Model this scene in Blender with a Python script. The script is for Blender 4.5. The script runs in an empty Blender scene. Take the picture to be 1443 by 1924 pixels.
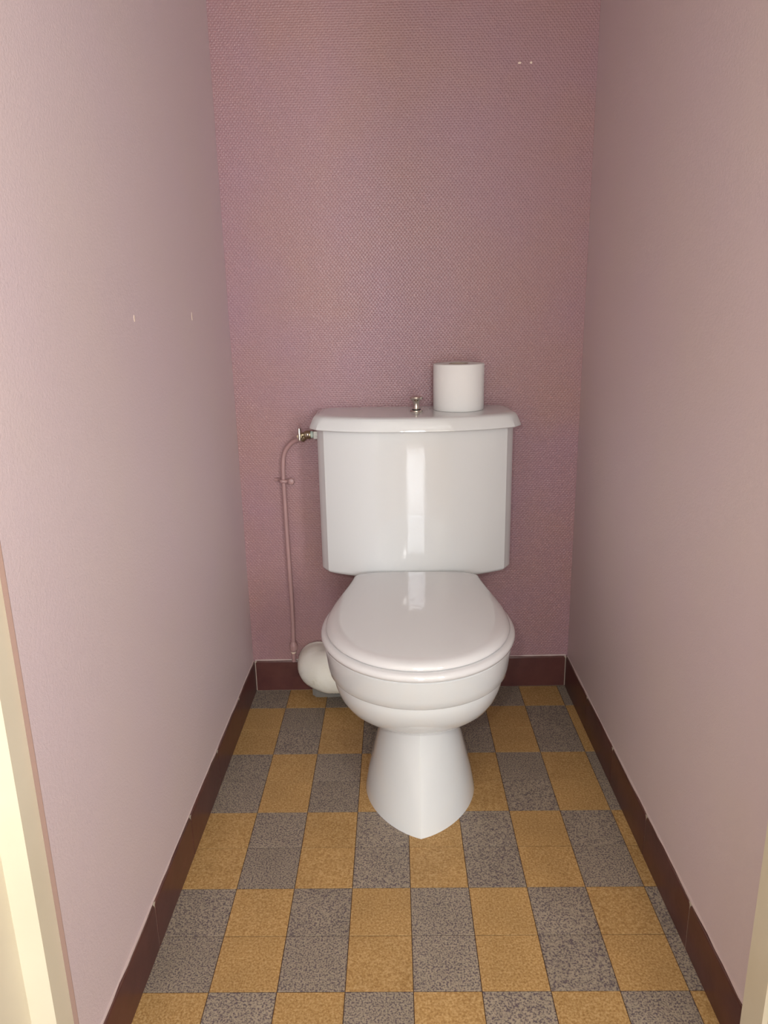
import bpy, bmesh, math, random
from mathutils import Vector, Matrix
random.seed(7)
S = bpy.context.scene
COL = S.collection

# ------------------------------------------------------------------ camera
cam_d = bpy.data.cameras.new('camera')
cam = bpy.data.objects.new('camera', cam_d); COL.objects.link(cam)
cam_d.sensor_fit = 'VERTICAL'; cam_d.sensor_height = 24.0
cam_d.lens = 1379.44 * 24.0 / 1924.0
cam_d.clip_start = 0.01
_R = Vector((0.99974784, 0.0122814, -0.01879934))
_U = Vector((0.01490718, 0.26311103, 0.96465038))
_F = Vector((-0.01679357, 0.96468739, -0.2628616))
m = Matrix((_R, _U, -_F)).transposed().to_4x4()
m.translation = Vector((-0.01462, -0.84943, 0.95685))
cam.matrix_world = m
S.camera = cam

# ------------------------------------------------------------------ world, daylight, flash, exposure
W = bpy.data.worlds.new('world'); S.world = W; W.use_nodes = True
bg = W.node_tree.nodes['Background']
bg.inputs['Color'].default_value = (0.78, 0.88, 1.0, 1); bg.inputs['Strength'].default_value = 1.0

def area(name, loc, aim, sx, sy, power, col):
    d = bpy.data.lights.new(name, 'AREA'); d.shape = 'RECTANGLE'; d.size = sx; d.size_y = sy
    d.energy = power; d.color = col
    o = bpy.data.objects.new(name, d); COL.objects.link(o); o.location = loc
    o.rotation_euler = (Vector(aim) - Vector(loc)).to_track_quat('-Z', 'Y').to_euler()
    return o
# daylight falling through the glazed door at the end of the hallway
area('daylight', (0.13, -3.42, 1.10), (0.13, 0, 1.10), 0.46, 2.0, 58.0, (0.95, 0.97, 1.0))
# daylight falling through the window in the right hallway wall
area('daylight_side', (1.50, -2.65, 1.35), (0.0, -2.65, 1.35), 1.00, 1.2, 125.0, (0.95, 0.97, 1.0))
# the camera's own flash, beside and above the lens
fl = bpy.data.lights.new('camera_flash', 'POINT'); fl.energy = 16.0; fl.shadow_soft_size = 0.012
fl.color = (1.0, 0.97, 0.92)
flo = bpy.data.objects.new('camera_flash', fl); COL.objects.link(flo); flo.location = (-0.075, -0.845, 1.025)

vs = S.view_settings
vs.view_transform = 'Standard'; vs.look = 'None'; vs.gamma = 1.0; vs.use_curve_mapping = False
vs.exposure = -0.12

# ------------------------------------------------------------------ materials
def mat(name, col, rough=0.5, spec=0.5, metal=0.0, coat=0.0):
    M = bpy.data.materials.new(name); M.use_nodes = True
    b = M.node_tree.nodes['Principled BSDF']
    b.inputs['Base Color'].default_value = (*col, 1); b.inputs['Roughness'].default_value = rough
    b.inputs['Specular IOR Level'].default_value = spec; b.inputs['Metallic'].default_value = metal
    b.inputs['Coat Weight'].default_value = coat; b.inputs['Coat Roughness'].default_value = 0.05
    return M
class NT:
    def __init__(s, M): s.t = M.node_tree; s.b = s.t.nodes['Principled BSDF']
    def n(s, typ, **kw):
        x = s.t.nodes.new(typ)
        for k, v in kw.items(): setattr(x, k, v)
        return x
    def l(s, a, b): s.t.links.new(a, b)
    def math(s, op, a, b=None):
        x = s.n('ShaderNodeMath', operation=op)
        for i, v in enumerate((a, b)):
            if v is None: continue
            if isinstance(v, (int, float)): x.inputs[i].default_value = v
            else: s.l(v, x.inputs[i])
        return x.outputs[0]
    def noise(s, vec, scale, detail=2.0, rough=0.5):
        x = s.n('ShaderNodeTexNoise'); x.inputs['Scale'].default_value = scale
        x.inputs['Detail'].default_value = detail; x.inputs['Roughness'].default_value = rough
        if vec is not None: s.l(vec, x.inputs['Vector'])
        return x.outputs['Fac']
    def ramp(s, fac, stops):
        x = s.n('ShaderNodeValToRGB'); e = x.color_ramp.elements
        while len(e) < len(stops): e.new(0.5)
        for q, (p, c) in zip(e, stops): q.position = p; q.color = (*c, 1)
        s.l(fac, x.inputs['Fac']); return x.outputs['Color']
    def mix(s, fac, a, b, mode='MIX'):
        x = s.n('ShaderNodeMix', data_type='RGBA', blend_type=mode)
        for i, v in ((0, fac), (6, a), (7, b)):
            if isinstance(v, (int, float)): x.inputs[i].default_value = v
            elif isinstance(v, tuple): x.inputs[i].default_value = (*v, 1)
            else: s.l(v, x.inputs[i])
        return x.outputs[2]
    def bump(s, h, dist, strength=1.0):
        x = s.n('ShaderNodeBump'); x.inputs['Distance'].default_value = dist; x.inputs['Strength'].default_value = strength
        s.l(h, x.inputs['Height']); s.l(x.outputs[0], s.b.inputs['Normal'])
    def obj(s): return s.n('ShaderNodeTexCoord').outputs['Object']
    def pos(s): return s.n('ShaderNodeNewGeometry').outputs['Position']

def side_paint(name):
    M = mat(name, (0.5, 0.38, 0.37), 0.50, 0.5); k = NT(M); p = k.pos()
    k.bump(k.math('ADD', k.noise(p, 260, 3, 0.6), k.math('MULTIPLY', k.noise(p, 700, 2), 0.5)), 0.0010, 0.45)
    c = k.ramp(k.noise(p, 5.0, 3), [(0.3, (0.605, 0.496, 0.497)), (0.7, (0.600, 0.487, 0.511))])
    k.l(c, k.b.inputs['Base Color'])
    return M
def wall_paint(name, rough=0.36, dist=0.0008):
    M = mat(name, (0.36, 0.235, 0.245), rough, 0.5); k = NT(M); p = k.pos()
    sp = k.n('ShaderNodeSeparateXYZ'); k.l(p, sp.inputs[0])
    wob = k.noise(p, 60, 2)
    h = k.math('ADD', sp.outputs['X'], sp.outputs['Y'])
    h = k.math('ADD', h, k.math('MULTIPLY', wob, 0.004))
    v = k.math('ADD', sp.outputs['Z'], k.math('MULTIPLY', wob, 0.003))
    a = k.math('SINE', k.math('MULTIPLY', h, 2*math.pi/0.0079))
    b = k.math('SINE', k.math('MULTIPLY', v, 2*math.pi/0.0094))
    w = k.math('POWER', k.math('MAXIMUM', k.math('MULTIPLY', a, b), 0.0), 1.1)
    thread = k.math('MULTIPLY', k.math('ABSOLUTE', b), 0.3)
    lump = k.math('MULTIPLY', k.noise(p, 230, 3), 0.7)
    k.bump(k.math('ADD', k.math('ADD', w, thread), lump), dist, 0.65)
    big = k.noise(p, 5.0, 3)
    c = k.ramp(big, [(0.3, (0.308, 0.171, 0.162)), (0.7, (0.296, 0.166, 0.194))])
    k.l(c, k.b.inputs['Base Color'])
    return M
M_wall = wall_paint('mauve_woven_wall_paint'); M_side = side_paint('pale_mauve_wall_paint')  # two paints; side colour lifted further to stand in for light missing there

def ceramic(name, col, rough):
    M = mat(name, col, rough, 0.8); k = NT(M); p = k.obj()
    k.bump(k.noise(p, 110, 1.0), 0.00025, 0.16)
    return M
M_cer = ceramic('white_ceramic', (0.655, 0.672, 0.675), 0.03)
M_seat = ceramic('white_seat_plastic', (0.65, 0.645, 0.65), 0.05)

def tile_mat(name, dark):
    M = mat(name, (0.3, 0.2, 0.1), 0.5, 0.3); k = NT(M)
    o = k.obj(); oi = k.n('ShaderNodeObjectInfo')
    off = k.n('ShaderNodeVectorMath', operation='ADD'); k.l(o, off.inputs[0])
    sc = k.math('MULTIPLY', oi.outputs['Random'], 37.0)
    cb = k.n('ShaderNodeCombineXYZ'); k.l(sc, cb.inputs[0]); k.l(sc, cb.inputs[2]); k.l(cb.outputs[0], off.inputs[1])
    p = off.outputs[0]
    if dark:
        f = k.noise(p, 370, 2.5, 0.6)
        c1 = k.ramp(f, [(0.40, (0.088, 0.070, 0.080)), (0.49, (0.262, 0.220, 0.160)), (0.60, (0.36, 0.30, 0.22))])
        t = k.noise(p, 120, 1)
        c1 = k.mix(k.math('MULTIPLY', t, 0.25), c1, (0.20, 0.13, 0.14))
    else:
        f = k.noise(p, 300, 3, 0.65)
        c1 = k.ramp(f, [(0.34, (0.285, 0.155, 0.052)), (0.50, (0.405, 0.242, 0.090)), (0.66, (0.52, 0.345, 0.16))])
    lf = k.noise(p, 14, 2)
    g = k.math('ADD', k.math('MULTIPLY', lf, 0.3), k.math('ADD', k.math('MULTIPLY', oi.outputs['Random'], 0.10), 0.80))
    hs = k.n('ShaderNodeHueSaturation'); k.l(c1, hs.inputs['Color']); k.l(g, hs.inputs['Value'])
    k.l(hs.outputs[0], k.b.inputs['Base Color'])
    k.bump(f, 0.0004, 0.4)
    return M
M_ty = tile_mat('ochre_floor_tile', False); M_tg = tile_mat('speckled_grey_floor_tile', True)
M_grout = mat('dark_floor_grout', (0.075, 0.042, 0.030), 0.9, 0.1)

def skirt_mat():
    M = mat('dark_brown_glazed_skirting', (0.10, 0.034, 0.030), 0.30, 0.4); k = NT(M); p = k.pos()
    f = k.noise(p, 22, 4, 0.6)
    k.l(k.ramp(f, [(0.3, (0.070, 0.022, 0.020)), (0.7, (0.098, 0.034, 0.029))]), k.b.inputs['Base Color'])
    k.bump(k.noise(p, 40, 2), 0.0006, 0.4)
    return M
M_skirt = skirt_mat()
M_sgrout = mat('pale_skirting_grout', (0.48, 0.42, 0.33), 0.85, 0.2)
M_caulk = mat('pale_pink_paint_edge', (0.52, 0.41, 0.39), 0.6, 0.3)
M_chip = mat('bare_plaster_chip', (0.70, 0.58, 0.48), 0.8, 0.2)

def jamb_mat():
    M = mat('cream_gloss_paint', (0.60, 0.46, 0.27), 0.35, 0.5); k = NT(M); p = k.pos()
    k.l(k.ramp(k.noise(p, 8, 3), [(0.3, (0.64, 0.575, 0.44)), (0.7, (0.68, 0.615, 0.48))]), k.b.inputs['Base Color'])
    k.bump(k.noise(p, 90, 2), 0.0003, 0.3)
    return M
M_jamb = jamb_mat()
M_return = mat('pinkish_brown_paint_return', (0.27, 0.175, 0.145), 0.6, 0.3)
M_pipe = mat('pipe_in_mauve_paint', (0.37, 0.225, 0.22), 0.34, 0.5)
NT(M_pipe).bump(NT(M_pipe).noise(None, 60, 2), 0.0005, 0.3)
M_chrome = mat('chrome', (0.62, 0.58, 0.52), 0.14, 0.5, 1.0)
M_brass = mat('dull_nickel_brass', (0.36, 0.30, 0.20), 0.32, 0.5, 1.0)
M_nylon = mat('white_nylon_nut', (0.74, 0.76, 0.70), 0.45)
M_green = mat('pale_green_washer', (0.46, 0.56, 0.50), 0.45)
M_dark = mat('dark_rubber_ring', (0.02, 0.02, 0.02), 0.5)
M_paper = mat('white_tissue_paper', (0.75, 0.745, 0.735), 0.95, 0.1)
_k = NT(M_paper); _k.bump(_k.noise(_k.obj(), 500, 2), 0.0004, 0.5)
M_card = mat('grey_cardboard', (0.36, 0.29, 0.23), 0.9, 0.1)
def drain_mat():
    M = mat('dirty_white_painted_pipe', (0.74, 0.72, 0.63), 0.5, 0.4); k = NT(M); p = k.obj()
    f = k.noise(p, 16, 5, 0.65)
    k.l(k.ramp(f, [(0.28, (0.60, 0.56, 0.43)), (0.40, (0.84, 0.83, 0.74)), (0.7, (0.88, 0.88, 0.82))]), k.b.inputs['Base Color'])
    k.bump(k.noise(p, 70, 4), 0.002, 0.5)
    return M
M_drain = drain_mat()
M_mortar = mat('grey_mortar', (0.20, 0.19, 0.17), 0.95, 0.1)
_k = NT(M_mortar); _k.bump(_k.noise(_k.obj(), 150, 4), 0.003, 0.7)
M_hall = mat('hallway_warm_white_paint', (0.62, 0.57, 0.49), 0.6, 0.3)
M_ceil = mat('ceiling_white_paint', (0.70, 0.67, 0.62), 0.8, 0.2)
def wood():
    M = mat('hallway_brown_parquet', (0.20, 0.11, 0.05), 0.25, 0.5); k = NT(M); p = k.pos()
    mp = k.n('ShaderNodeMapping'); mp.inputs['Scale'].default_value = (30, 2, 1); k.l(p, mp.inputs[0])
    k.l(k.ramp(k.noise(mp.outputs[0], 2, 4), [(0.3, (0.14, 0.075, 0.032)), (0.7, (0.26, 0.15, 0.07))]), k.b.inputs['Base Color'])
    return M
M_wood = wood()
M_glass = bpy.data.materials.new('window_glass'); M_glass.use_nodes = True
_t = M_glass.node_tree; _t.nodes.clear()
_o = _t.nodes.new('ShaderNodeOutputMaterial'); _mx = _t.nodes.new('ShaderNodeMixShader')
_tr = _t.nodes.new('ShaderNodeBsdfTransparent'); _gl = _t.nodes.new('ShaderNodeBsdfGlossy'); _gl.inputs['Roughness'].default_value = 0.02
_mx.inputs[0].default_value = 0.06
_t.links.new(_tr.outputs[0], _mx.inputs[1]); _t.links.new(_gl.outputs[0], _mx.inputs[2]); _t.links.new(_mx.outputs[0], _o.inputs[0])

# ------------------------------------------------------------------ mesh helpers
def link(name, me, material, parent=None, loc=None, rotz=None):
    o = bpy.data.objects.new(name, me); COL.objects.link(o)
    if material and not me.materials: me.materials.append(material)
    if parent: o.parent = parent
    if loc is not None: o.location = loc
    if rotz is not None: o.rotation_euler = (0, 0, rotz)
    return o
def finish(bm, name, smooth=True, ang=35):
    bmesh.ops.recalc_face_normals(bm, faces=bm.faces)
    me = bpy.data.meshes.new(name); bm.to_mesh(me); bm.free()
    if smooth:
        me.shade_smooth(); me.set_sharp_from_angle(angle=math.radians(ang))
    return me
def box(bm, x0, x1, y0, y1, z0, z1):
    v = [bm.verts.new((x, y, z)) for z in (z0, z1) for x, y in ((x0, y0), (x1, y0), (x1, y1), (x0, y1))]
    for f in ((3, 2, 1, 0), (4, 5, 6, 7), (0, 1, 5, 4), (1, 2, 6, 5), (2, 3, 7, 6), (3, 0, 4, 7)):
        bm.faces.new([v[i] for i in f])
def boxes(name, lst, material, parent=None):
    bm = bmesh.new()
    for b in lst: box(bm, *b)
    return link(name, finish(bm, name, False), material, parent)
def loft(rings, cap0=True, cap1=True, closed=False):
    """rings: lists of equal length of 3D points"""
    bm = bmesh.new(); R = [[bm.verts.new(p) for p in r] for r in rings]; n = len(R[0])
    seq = list(zip(R, R[1:])) + ([(R[-1], R[0])] if closed else [])
    for a, b in seq:
        for i in range(n): bm.faces.new((a[i], a[(i+1) % n], b[(i+1) % n], b[i]))
    if not closed:
        if cap0: bm.faces.new(R[0][::-1])
        if cap1: bm.faces.new(R[-1])
    return bm
def lathe(prof, n=32, axis='Z', cap0=True, cap1=True):
    rings = []
    for r, z in prof:
        ring = []
        for i in range(n):
            a = 2*math.pi*i/n; c, s = r*math.cos(a), r*math.sin(a)
            ring.append({'Z': (c, s, z), 'X': (z, c, s), 'Y': (c, z, s)}[axis])
        rings.append(ring)
    return loft(rings, cap0, cap1)
def catmull(pts, sub=8):
    P = [Vector(p) for p in pts]; P = [2*P[0]-P[1]] + P + [2*P[-1]-P[-2]]; out = []
    for i in range(1, len(P)-2):
        for j in range(sub):
            t = j/sub; a, b, c, d = P[i-1:i+3]
            out.append(0.5*((2*b)+(c-a)*t+(2*a-5*b+4*c-d)*t*t+(3*b-a-3*c+d)*t**3))
    out.append(P[-2]); return out
def tube(path, rad, n=20, jitter=0.0):
    rings = []; up = Vector((0.13, 0.2, 1)).normalized(); prev = None
    for i, p in enumerate(path):
        t = (path[min(i+1, len(path)-1)] - path[max(i-1, 0)]).normalized()
        if prev is None: u = (up - t*up.dot(t)).normalized()
        else: u = (prev - t*prev.dot(t)).normalized()
        prev = u; w = t.cross(u); r = rad(i/(len(path)-1)) if callable(rad) else rad
        rings.append([p + (u*math.cos(a)+w*math.sin(a))*(r*(1+random.uniform(-jitter, jitter))) for a in (2*math.pi*k/n for k in range(n))])
    return loft(rings)
def tag(o, label, cat, kind=None, group=None):
    o['label'] = label; o['category'] = cat
    if kind: o['kind'] = kind
    if group: o['group'] = group
    return o
def thing(name, label, cat, loc=(0, 0, 0), rotz=0.0):
    o = bpy.data.objects.new(name, None); COL.objects.link(o); o.location = loc; o.rotation_euler = (0, 0, rotz)
    o.empty_display_size = 0.05
    return tag(o, label, cat)

# ------------------------------------------------------------------ room shell
H = 2.50
def xl(y): return -0.4005 + 0.0080*y            # left wall plane (slightly out of square)
XR = 0.4250
def yb(x): return 0.8935 + 0.0105*(x+0.393)/0.818
def prism(name, plan, z0, z1, material, parent=None):
    bm = loft([[(x, y, z0) for x, y in plan], [(x, y, z1) for x, y in plan]])
    return link(name, finish(bm, name, False), material, parent)
YA = -0.170
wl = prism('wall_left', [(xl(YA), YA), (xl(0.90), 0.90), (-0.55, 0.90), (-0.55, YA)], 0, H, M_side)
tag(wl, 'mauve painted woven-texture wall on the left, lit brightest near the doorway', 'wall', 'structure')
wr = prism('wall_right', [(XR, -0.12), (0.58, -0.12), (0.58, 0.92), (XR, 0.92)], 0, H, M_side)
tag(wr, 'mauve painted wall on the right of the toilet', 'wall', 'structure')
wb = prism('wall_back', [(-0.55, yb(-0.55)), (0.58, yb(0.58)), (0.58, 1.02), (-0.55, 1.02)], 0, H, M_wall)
tag(wb, 'mauve woven-texture back wall behind the toilet cistern', 'wall', 'structure')
ce = boxes('ceiling', [(-1.3, 1.4, -3.6, 1.02, H, H+0.06)], M_ceil)
tag(ce, 'plain white ceiling above the small toilet room', 'ceiling', 'structure')

# paint chips on the walls
def chip(parent, verts, thick):
    bm = loft([verts, [tuple(Vector(v)+Vector(thick)) for v in verts]])
    return link('paint_chip', finish(bm, 'paint_chip', False), M_chip, parent)
for cx, w_, h_ in ((0.2600, 0.0048, 0.0022), (0.2845, 0.0034, 0.0026)):
    y = yb(cx)
    chip(wb, [(cx+w_*c*random.uniform(.7, 1.1), y+0.0005, 1.4595+h_*s) for c, s in ((1, .1), (.6, .8), (-.3, .9), (-1, .2), (-.7, -.7), (.5, -.9))], (0, -0.0011, 0))
for y, z, h_ in ((0.2700, 0.9545, 0.0050), (0.5830, 0.9555, 0.0075)):
    x = xl(y)
    chip(wl, [(x-0.0005, y+0.0022*c, z+h_*s) for c, s in ((1, 0), (.4, .8), (-.3, 1), (-1, .1), (-.5, -.9), (.3, -1))], (0.0011, 0, 0))

# ------------------------------------------------------------------ floor: one object, every tile a part
T = 0.1
fl_o = boxes('floor', [(-0.42, 0.45, -0.20, 0.92, -0.05, -0.0009)], M_grout)
tag(fl_o, 'floor of ochre and speckled grey square tiles in a staggered checker pattern', 'floor', 'structure')
def tile_mesh(w, d):
    g = 0.00060; b = 0.0002; bm = bmesh.new()
    def ring(i, z): return [(g+i, g+i, z), (w-g-i, g+i, z), (w-g-i, d-g-i, z), (g+i, d-g-i, z)]
    bm = loft([ring(0, -0.0030), ring(0, -b), ring(b, 0)])
    return finish(bm, 'floor_tile', False)
tile_cache = {}
X0 = -0.3985; X1 = 0.4240; Y0 = -0.20; Y1 = 0.8990
for j in range(-2, 9):
    for i in range(-4, 5):
        x0, x1 = max(i*T, X0), min((i+1)*T, X1); y0, y1 = max(j*T, Y0), min((j+1)*T, Y1)
        if x1-x0 < 0.004: continue
        grey = (i + (j//2)) % 2 == 0
        key = (grey, round(x1-x0, 4), round(y1-y0, 4))
        if key not in tile_cache:
            tile_cache[key] = tile_mesh(x1-x0, y1-y0); tile_cache[key].materials.append(M_tg if grey else M_ty)
        link('tile', tile_cache[key], None, fl_o, (x0, y0, random.uniform(-0.00025, 0.0)))

# ------------------------------------------------------------------ tiled skirting
TH, HT = 0.0042, 0.0860
def skirting(name, label, p0, p1, side, cuts):
    """p0->p1 runs along the wall foot; side=+1 when the room lies to the left of that direction"""
    d = Vector((p1[0]-p0[0], p1[1]-p0[1], 0)); L = d.length; rz = math.atan2(d.y, d.x)
    s = side
    bm = bmesh.new(); y0, y1 = sorted((0.0, s*(TH-0.0009)))
    box(bm, 0, L, y0, y1, 0.0, HT-0.0022)
    root = link(name, finish(bm, name, False), M_sgrout, None, (p0[0], p0[1], 0), rz)
    tag(root, label, 'skirting', 'structure')
    prof = [(0.0, 0.0008), (TH, 0.0008), (TH, HT-0.0075), (TH*0.94, HT-0.0042), (TH*0.74, HT-0.0018), (TH*0.4, HT-0.0004), (0.0, HT)]
    g = 0.0013
    ed = [0.0] + list(cuts) + [L]
    for a, b in zip(ed, ed[1:]):
        a2, b2 = a+g, b-g; c = 0.004      # rounded upper corners
        def ring(x, inset): return [(x, s*q, min(z, HT-inset) if k > 2 else z) for k, (q, z) in enumerate(prof)]
        rings = [[(a2-a2, s*q, z) for q, z in prof]]
        rings = []
        for x, ins in ((0, 0.0042), (0.0012, 0.0018), (c, 0.0), (b2-a2-c, 0.0), (b2-a2-0.0012, 0.0018), (b2-a2, 0.0042)):
            rings.append([(x, s*q, z - (ins if z > 0.03 else 0)) for q, z in prof])
        link('skirting_tile', finish(loft(rings), 'skirting_tile', True, 30), M_skirt, root, (a2, 0, 0))
    # thin painted edge along the top
    bm = bmesh.new(); y0, y1 = sorted((0.0, s*0.0020)); n = 40
    rings = []
    for q in range(n+1):
        x = L*q/n; e = random.uniform(-0.0007, 0.0011)
        rings.append([(x, 0, HT-0.0003), (x, s*(0.0022+e), HT-0.0003), (x, s*(0.0016+e), HT+0.0011+e*0.8), (x, 0, HT+0.0016+e)])
    link('paint_edge', finish(loft(rings), 'paint_edge'), M_caulk, root)
    return root
yl0, yr0 = -0.168, -0.112
skirting('baseboard_left', 'dark brown tiled skirting along the left wall', (xl(yl0), yl0), (xl(0.890), 0.890), -1, [q-yl0 for q in (0.079, 0.2815, 0.486, 0.700)])
skirting('baseboard_right', 'dark brown tiled skirting along the right wall', (XR, yr0), (XR, 0.899), 1, [q-yr0 for q in (0.073, 0.2729, 0.4826, 0.6889)])
skirting('baseboard_back', 'dark brown tiled skirting along the back wall behind the toilet', (-0.3885, yb(-0.3885)), (0.4205, yb(0.4205)), -1, [0.202, 0.404, 0.606])

# ------------------------------------------------------------------ door frame (jambs), hallway behind the camera
j1 = prism('trim_1', [(xl(YA), YA), (-0.4075, YA), (-0.4075, -0.205), (-0.4360, -0.205), (-0.4360, -0.280), (-0.50, -0.280), (-0.50, YA)], 0, 2.05, M_jamb)
tag(j1, 'cream painted door jamb at the left edge, glaring white in the flash', 'door frame', 'structure')
# wall edge between jamb and wall: narrow pinkish-brown return facing the doorway
r1 = prism('wall_edge', [(-0.4074, YA-0.0005), (xl(YA)+0.00005, YA-0.0005), (xl(YA)+0.00005, YA+0.0002), (-0.4074, YA+0.0002)], 0, 2.05, M_return, wl)
j2 = prism('trim_2', [(0.412, -0.115), (0.50, -0.115), (0.50, -0.280), (0.446, -0.280), (0.446, -0.200), (0.4185, -0.200), (0.4185, -0.160), (0.412, -0.160)], 0, 2.05, M_jamb)
tag(j2, 'cream painted door jamb at the lower right edge', 'door frame', 'structure')
j3 = boxes('trim_3', [(-0.50, 0.50, -0.280, -0.115, 2.05, 2.11)], M_jamb)
tag(j3, 'cream painted head of the door frame above the doorway', 'door frame', 'structure')
wf = boxes('wall_front', [(-1.3, -0.50, -0.28, YA, 0, H), (0.50, 1.4, -0.28, -0.12, 0, H), (-0.50, 0.50, -0.28, -0.12, 2.11, H)], M_hall)
tag(wf, 'hallway wall around the toilet doorway', 'wall', 'structure')
o = boxes('floor_hall', [(-1.3, 1.4, -3.4, -0.20, -0.05, -0.002)], M_wood); tag(o, 'glossy brown wooden floor of the hallway outside the doorway', 'floor', 'structure')
o = boxes('wall_hall_left', [(-1.36, -1.3, -3.4, -0.12, 0, H)], M_hall); tag(o, 'left wall of the hallway behind the viewer', 'wall', 'structure')
o = boxes('wall_hall_right', [(1.4, 1.46, -3.4, -3.20, 0, H), (1.4, 1.46, -2.1, -0.12, 0, H), (1.4, 1.46, -3.20, -2.1, 0, 0.70), (1.4, 1.46, -3.20, -2.1, 2.0, H)], M_hall); tag(o, 'right wall of the hallway behind the viewer', 'wall', 'structure')
WX0, WX1 = -0.13, 0.39
o = boxes('wall_hall_end', [(-1.3, WX0, -3.4, -3.3, 0, H), (WX1, 1.4, -3.4, -3.3, 0, H), (WX0, WX1, -3.4, -3.3, 2.12, H)], M_hall)
tag(o, 'end wall of the hallway with the glazed door opening', 'wall', 'structure')
wn = boxes('window_1', [(WX0, WX0+0.05, -3.37, -3.32, 0, 2.12), (WX1-0.05, WX1, -3.37, -3.32, 0, 2.12), (WX0+0.05, WX1-0.05, -3.37, -3.32, 0, 0.08), (WX0+0.05, WX1-0.05, -3.37, -3.32, 2.06, 2.12)], M_jamb)
tag(wn, 'tall glazed door with cream frame at the end of the hallway', 'window', 'structure')
boxes('pane', [(WX0+0.05, WX1-0.05, -3.348, -3.344, 0.08, 2.06)], M_glass, wn)
wn = boxes('window_2', [(1.41, 1.45, -3.20, -3.15, 0.70, 2.0), (1.41, 1.45, -2.15, -2.1, 0.70, 2.0), (1.41, 1.45, -3.15, -2.15, 0.70, 0.75), (1.41, 1.45, -3.15, -2.15, 1.95, 2.0)], M_jamb)
tag(wn, 'cream framed window in the right wall of the hallway', 'window', 'structure')
boxes('pane', [(1.428, 1.432, -3.15, -2.15, 0.75, 1.95)], M_glass, wn)

# ------------------------------------------------------------------ toilet (local frame: x across, y towards the back wall)
TY = 0.45
toilet = thing('toilet', 'white ceramic close-coupled toilet with closed lid standing on the tiled floor', 'toilet', (0.0225, TY, 0), -0.021)

def outline(yf, ym, yr, hw, hwr, n=40, keel=0.0, ex=1.0, z=0.0, dx=0.0, rc=0.02):
    """plan outline, front elliptical nose (yf..ym), sides tapering to hwr at yr with rounded rear corners; returns ring"""
    half = []
    for i in range(n+1):
        a = math.pi/2*i/n; u = math.sin(a)**ex
        s = math.cos(a)*(1-keel) + keel*(1-u)
        half.append((hw*u, ym-(ym-yf)*s))
    m_ = 16
    for i in range(1, m_+1):
        t = i/m_; f = t*t*(3-2*t)*0.55 + t*t*0.45
        half.append((hw+(hwr-hw)*f, ym+(yr-rc-ym)*t))
    for i in range(1, 7):
        a = math.pi/2*i/6
        half.append((hwr-rc*(1-math.cos(a)), yr-rc+rc*math.sin(a)))
    ring = [(x+dx, y-TY, z) for x, y in half]
    ring += [(-x+dx, y-TY, z) for x, y in half[:0:-1]]
    return ring

# pedestal with a sharp vertical ridge down the front
ped = [(0.000, 0.3205, 0.490, 0.1130), (0.012, 0.3240, 0.490, 0.1115), (0.045, 0.3390, 0.490, 0.1050), (0.085, 0.3560, 0.488, 0.0945),
       (0.125, 0.3710, 0.485, 0.0855), (0.160, 0.3840, 0.480, 0.0760), (0.190, 0.3930, 0.480, 0.0700), (0.215, 0.4000, 0.480, 0.0665)]
rings = [outline(yf, ym, 0.70, hw, hw*0.86, keel=0.24, z=z, dx=0.003, rc=0.03) for z, yf, ym, hw in ped]
link('pedestal', finish(loft(rings), 'pedestal', True, 11), M_cer, toilet)
# bowl: upper band, step, rounded underside
bw = [(0.1925, 0.4050, 0.480, 0.0660, 0.72), (0.1935, 0.3960, 0.475, 0.0820, 0.73), (0.1970, 0.3760, 0.465, 0.0960, 0.73), (0.2040, 0.3530, 0.458, 0.1130, 0.74),
      (0.2150, 0.3330, 0.455, 0.1300, 0.74), (0.2310, 0.3145, 0.452, 0.1440, 0.745), (0.2510, 0.2990, 0.450, 0.1545, 0.75), (0.2710, 0.2890, 0.450, 0.1610, 0.75),
      (0.2850, 0.2850, 0.450, 0.1635, 0.75), (0.2930, 0.2850, 0.450, 0.1640, 0.75), (0.2965, 0.2765, 0.450, 0.1690, 0.75), (0.3010, 0.2720, 0.450, 0.1715, 0.75),
      (0.3160, 0.2665, 0.450, 0.1740, 0.75), (0.3430, 0.2575, 0.450, 0.1770, 0.75), (0.3575, 0.2540, 0.450, 0.1780, 0.75), (0.3620, 0.2580, 0.450, 0.1750, 0.75), (0.3625, 0.2700, 0.450, 0.1640, 0.745)]
rings = [outline(yf, ym, yr, hw, min(hw*0.74, 0.116), z=z) for z, yf, ym, hw, yr in bw]
link('bowl', finish(loft(rings), 'bowl', True, 40), M_cer, toilet)
# rear deck carrying the cistern
dk = [(0.270, 0.62, 0.095, 0.880), (0.310, 0.60, 0.108, 0.884), (0.366, 0.60, 0.116, 0.885), (0.3735, 0.72, 0.114, 0.884), (0.3750, 0.73, 0.108, 0.880)]
rings = [outline(yf, max(0.66, yf+0.03), yr, hw, hw, z=z) for z, yf, hw, yr in dk]
link('rear_deck', finish(loft(rings), 'rear_deck', True, 40), M_cer, toilet)
# seat ring
def tilt(r): return [(x, y, z+0.0040*max(0.0, (y+0.20)/0.45)) for x, y, z in r]
def seat_ring(inset, z): return tilt(outline(0.2435+inset, 0.450, 0.692-inset*0.5, 0.1840-inset, 0.1400-inset*0.8, z=z, rc=0.03))
sr = [seat_ring(0.006, 0.3630), seat_ring(0.0015, 0.3655), seat_ring(0.0, 0.3705), seat_ring(0.0015, 0.3755), seat_ring(0.006, 0.3785), seat_ring(0.012, 0.3795),
      seat_ring(0.055, 0.3795), seat_ring(0.060, 0.3760), seat_ring(0.060, 0.3660), seat_ring(0.055, 0.3630)]
link('seat', finish(loft(sr, closed=True), 'seat', True, 60), M_seat, toilet)
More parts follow.
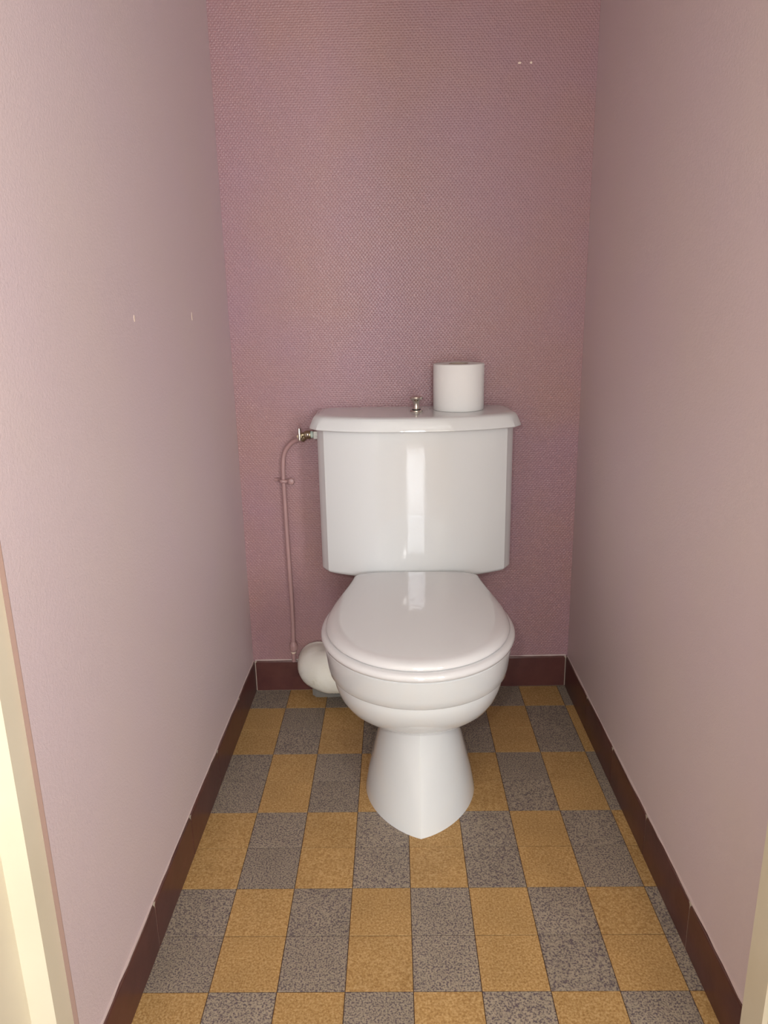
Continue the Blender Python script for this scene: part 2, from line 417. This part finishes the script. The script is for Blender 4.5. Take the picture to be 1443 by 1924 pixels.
# lid
def lid_ring(inset, z, back=0.0): return tilt(outline(0.2540+inset, 0.450, 0.7000-back, 0.1745-inset, 0.1380-inset-back*0.4, z=z, rc=0.014+min(0.045, inset*3.0)))
lr = [lid_ring(0.006, 0.3800), lid_ring(0.0012, 0.3806), lid_ring(0.0, 0.3826), lid_ring(0.0010, 0.3858), lid_ring(0.0040, 0.3896, 0.002), lid_ring(0.0090, 0.3926, 0.005),
      lid_ring(0.0170, 0.3946, 0.009), lid_ring(0.030, 0.3956, 0.015), lid_ring(0.055, 0.3962, 0.04)]
link('lid', finish(loft(lr), 'lid', True, 60), M_seat, toilet)
for s in (-1, 1):
    bm = lathe([(0.004, -0.016), (0.0075, -0.014), (0.0075, 0.014), (0.004, 0.016)], 20, 'X')
    link('hinge', finish(bm, 'hinge'), M_seat, toilet, (s*0.070, 0.6900-TY, 0.3790))
# cistern
def cis_ring(z, d=0.0, yfc=0.7030, hwf=0.2020, hws=0.2185, sag=0.047, yb_=0.884, pw=2.5, cd=0.026):
    pts = []; n = 28
    hwf -= d; hws -= d
    for i in range(-n, n+1):
        u = i/n; pts.append((hwf*u, yfc + d + sag*(abs(u)**pw)))
    ye = yfc + d + sag
    cham = [(hwf+(hws-hwf)*0.5, ye+cd*0.5), (hws-0.0008, ye+cd-0.0012), (hws, ye+cd+0.002)]
    pts += cham
    pts.append((hws, yb_-0.012)); pts.append((hws-0.012, yb_)); pts.append((-hws+0.012, yb_)); pts.append((-hws, yb_-0.012))
    pts += [(-x, y) for x, y in cham[::-1]]
    return [(x, y-TY, z) for x, y in pts]
ZB = 0.3755
cr = [cis_ring(ZB, 0.010)] + [cis_ring(ZB+0.010*(1-math.cos(a)), 0.010*(1-math.sin(a))) for a in (math.pi/2*k/6 for k in range(1, 7))] + [cis_ring(0.55), cis_ring(0.7105)]
cis = link('cistern', finish(loft(cr), 'cistern', True, 22), M_cer, toilet, (0, 0, 0), 0.021); cis.location = (0.34*0.021*0.95, 0, 0)
LK = dict(yfc=0.6885, hwf=0.2160, hws=0.2335, sag=0.0485, yb_=0.888, cd=0.026)
lc = [cis_ring(z, d, **LK) for z, d in ((0.7100, 0.006), (0.7102, 0.0015), (0.7118, 0.0), (0.7150, 0.0005), (0.7300, 0.0065), (0.7345, 0.0088), (0.7372, 0.0112), (0.7390, 0.0150), (0.7399, 0.0200), (0.7401, 0.0280), (0.7402, 0.0600))]
cl_ = link('cistern_lid', finish(loft(lc), 'cistern_lid', True, 22), M_cer, toilet, (0.34*0.021*0.95, 0, 0), 0.021)
# flush pull knob
kx, ky = 0.0035, 0.792-TY
knob = link('flush_knob', finish(lathe([(r*1.15, z*1.02) for r, z in ((0.0056, 0.004), (0.0070, 0.0065), (0.0058, 0.011), (0.0054, 0.018), (0.0062, 0.023), (0.0090, 0.0262), (0.0122, 0.0282), (0.0130, 0.0308), (0.0122, 0.0332), (0.0085, 0.0350), (0.003, 0.0356))], 32), 'flush_knob'), M_chrome, toilet, (kx, ky, 0.7400))
k2 = link('collar', finish(lathe([(0.0132, 0.0), (0.0138, 0.0014), (0.0130, 0.0040), (0.0094, 0.0050), (0.0094, 0.0042)], 32), 'collar'), M_chrome, knob)
link('seal_ring', finish(lathe([(0.0092, 0.0040), (0.0092, 0.0066), (0.0078, 0.0072), (0.0056, 0.0072)], 32), 'seal_ring'), M_dark, knob)
# tiny glaze speck on the cistern front
# ------------------------------------------------------------------ toilet paper roll
roll = thing('toilet_paper_roll', 'white toilet paper roll standing upright on the cistern lid', 'toilet paper', (0.1300, 0.828, 0.7406))
ro, ri, h = 0.0568, 0.0215, 0.1020
def circ(r, z, n=56): return [(r*math.cos(2*math.pi*i/n), r*math.sin(2*math.pi*i/n), z) for i in range(n)]
rg = [circ(ro-0.001, 0), circ(ro, 0.0012), circ(ro+0.0003, h*0.5), circ(ro, h-0.0012), circ(ro-0.0012, h), circ(ro*0.8, h+0.0006), circ(ri+0.002, h), circ(ri, h-0.001), circ(ri, 0.001), circ(ri+0.001, 0)]
pp = link('paper', finish(loft(rg, closed=True), 'paper', True, 50), M_paper, roll)
rg = [circ(ri-0.0001, 0.0005), circ(ri-0.0001, h+0.0005), circ(ri-0.0012, h+0.0005), circ(ri-0.0012, 0.0005)]
link('cardboard_core', finish(loft(rg, closed=True), 'cardboard_core', True, 50), M_card, roll)
bm = bmesh.new(); box(bm, ro-0.0002, ro+0.0006, -0.0015, 0.0005, 0.001, h-0.001)
link('loose_edge', finish(bm, 'loose_edge', False), M_paper, roll)

# ------------------------------------------------------------------ water supply pipe and valve
sup = thing('water_supply_pipe', 'thin mauve-painted water pipe with a chrome valve beside the cistern', 'pipe', (-0.280, 0.880, 0))
def L(x, y, z): return (x+0.280, y-0.880, z)
PY = 0.880
path = catmull([L(-0.2855, PY+0.002, 0.0880), L(-0.2850, PY, 0.112), L(-0.2840, PY, 0.150), L(-0.2825, PY, 0.220), L(-0.2835, PY, 0.330), L(-0.2852, PY, 0.450), L(-0.2858, PY, 0.540), L(-0.2855, PY, 0.600), L(-0.2800, PY, 0.636),
                L(-0.2620, PY-0.006, 0.660), L(-0.2430, PY-0.016, 0.6705), L(-0.2300, PY-0.022, 0.6755)], 8)
link('pipe', finish(tube(path, 0.0053, 16), 'pipe', True, 60), M_pipe, sup)
link('compression_nut', finish(lathe([(0.0062, -0.012), (0.0090, -0.009), (0.0104, -0.003), (0.0104, 0.005), (0.0076, 0.010), (0.0054, 0.014)], 12), 'compression_nut', True, 25), M_pipe, sup, L(-0.2845, PY, 0.130))
ch = link('chipped_band', finish(lathe([(0.0055, -0.002), (0.0064, -0.001), (0.0064, 0.001), (0.0055, 0.002)], 16), 'chipped_band'), M_chip, sup, L(-0.2850, PY, 0.114))
# wall clip: band round the pipe, two ears, screw
cl = link('wall_clip', finish(tube(catmull([L(-0.308, 0.8925, 0.568), L(-0.298, 0.888, 0.5685), L(-0.291, 0.875, 0.568), L(-0.2857, 0.8735, 0.5675), L(-0.2800, 0.875, 0.567), L(-0.276, 0.885, 0.5665), L(-0.268, 0.890, 0.566)], 6), 0.0042, 10), 'wall_clip'), M_pipe, sup)
link('clip_screw', finish(lathe([(0.0075, -0.006), (0.0088, 0.0), (0.0070, 0.004), (0.0020, 0.006)], 16, 'Y'), 'clip_screw'), M_pipe, cl, L(-0.2690, 0.887, 0.5640))
cl.children[0].rotation_euler = (0, 0, math.pi)
# valve: body, lever, nuts
VY = 0.855
vb = link('valve_body', finish(lathe([(0.0045, -0.026), (0.0062, -0.024), (0.0062, -0.012), (0.0090, -0.010), (0.0102, -0.004), (0.0095, 0.003), (0.0065, 0.005), (0.0065, 0.010)], 20, 'X'), 'valve_body', True, 30), M_brass, sup, L(-0.2160, VY, 0.6825))
link('inlet_elbow', finish(tube(catmull([L(-0.2345, VY+0.004, 0.6725), L(-0.2280, VY+0.002, 0.6775), L(-0.2200, VY, 0.6825)], 4), lambda t: 0.0088-0.0015*t, 14), 'inlet_elbow'), M_brass, sup)
link('lever', finish(lathe([(0.0028, -0.0155), (0.0038, -0.0145), (0.0038, 0.0120), (0.0028, 0.0145)], 14, 'Z'), 'lever'), M_chrome, sup, L(-0.2375, VY-0.012, 0.6860))
link('stem', finish(lathe([(0.0056, -0.004), (0.0056, 0.003), (0.0030, 0.004), (0.0030, 0.015)], 14, 'Y'), 'stem'), M_brass, sup, L(-0.2375, VY-0.010, 0.6810))
link('screw_head', finish(lathe([(0.0040, 0.0), (0.0042, -0.002), (0.0020, -0.0035)], 16, 'Y'), 'screw_head'), M_chrome, sup, L(-0.2185, VY-0.0095, 0.6840))
link('washer', finish(lathe([(0.0070, -0.0035), (0.0082, -0.003), (0.0082, 0.003), (0.0070, 0.0035)], 20, 'X'), 'washer'), M_green, sup, L(-0.2095, VY, 0.6830))
link('nylon_nut', finish(lathe([(0.0088, -0.0045), (0.0100, -0.0035), (0.0100, 0.0045), (0.0090, 0.0050)], 6, 'X'), 'nylon_nut', False), M_nylon, sup, L(-0.2010, VY, 0.6820))

# ------------------------------------------------------------------ waste pipe elbow behind the bowl
dr = thing('waste_pipe', 'fat off-white waste pipe elbow behind the toilet bowl, beside the brown skirting', 'pipe', (-0.2, 0.83, 0))
def D(x, y, z): return (x+0.2, y-0.83, z)
arc = [D(-0.1610-0.060*math.sin(a), 0.880-0.060*math.cos(a), 0.0900-0.006*a/1.57) for a in (math.pi/2*q/10 for q in range(11))]
path = catmull([D(-0.03, 0.820, 0.094), D(-0.07, 0.820, 0.0930), D(-0.11, 0.820, 0.0915)] + arc + [D(-0.221, 0.8905, 0.0840)], 3)
link('elbow', finish(tube(path, lambda t: 0.0545+0.0006*math.sin(t*19), 36, 0.006), 'elbow', True, 70), M_drain, dr)
# rough mortar at its foot
ring0 = []; ring1 = []; ring2 = []
for i in range(28):
    a = 2*math.pi*i/28; r = random.uniform(0.85, 1.12)
    ring0.append(D(-0.195+0.046*r*math.cos(a), 0.866+0.016*r*math.sin(a), 0.0002))
    ring1.append(D(-0.195+0.046*r*math.cos(a), 0.866+0.014*r*math.sin(a), 0.022+random.uniform(-0.004, 0.004)))
    ring2.append(D(-0.195+0.034*math.cos(a), 0.866+0.010*math.sin(a), 0.040+random.uniform(-0.002, 0.002)))
link('mortar_foot', finish(loft([ring0, ring1, ring2]), 'mortar_foot', True, 30), M_mortar, dr)
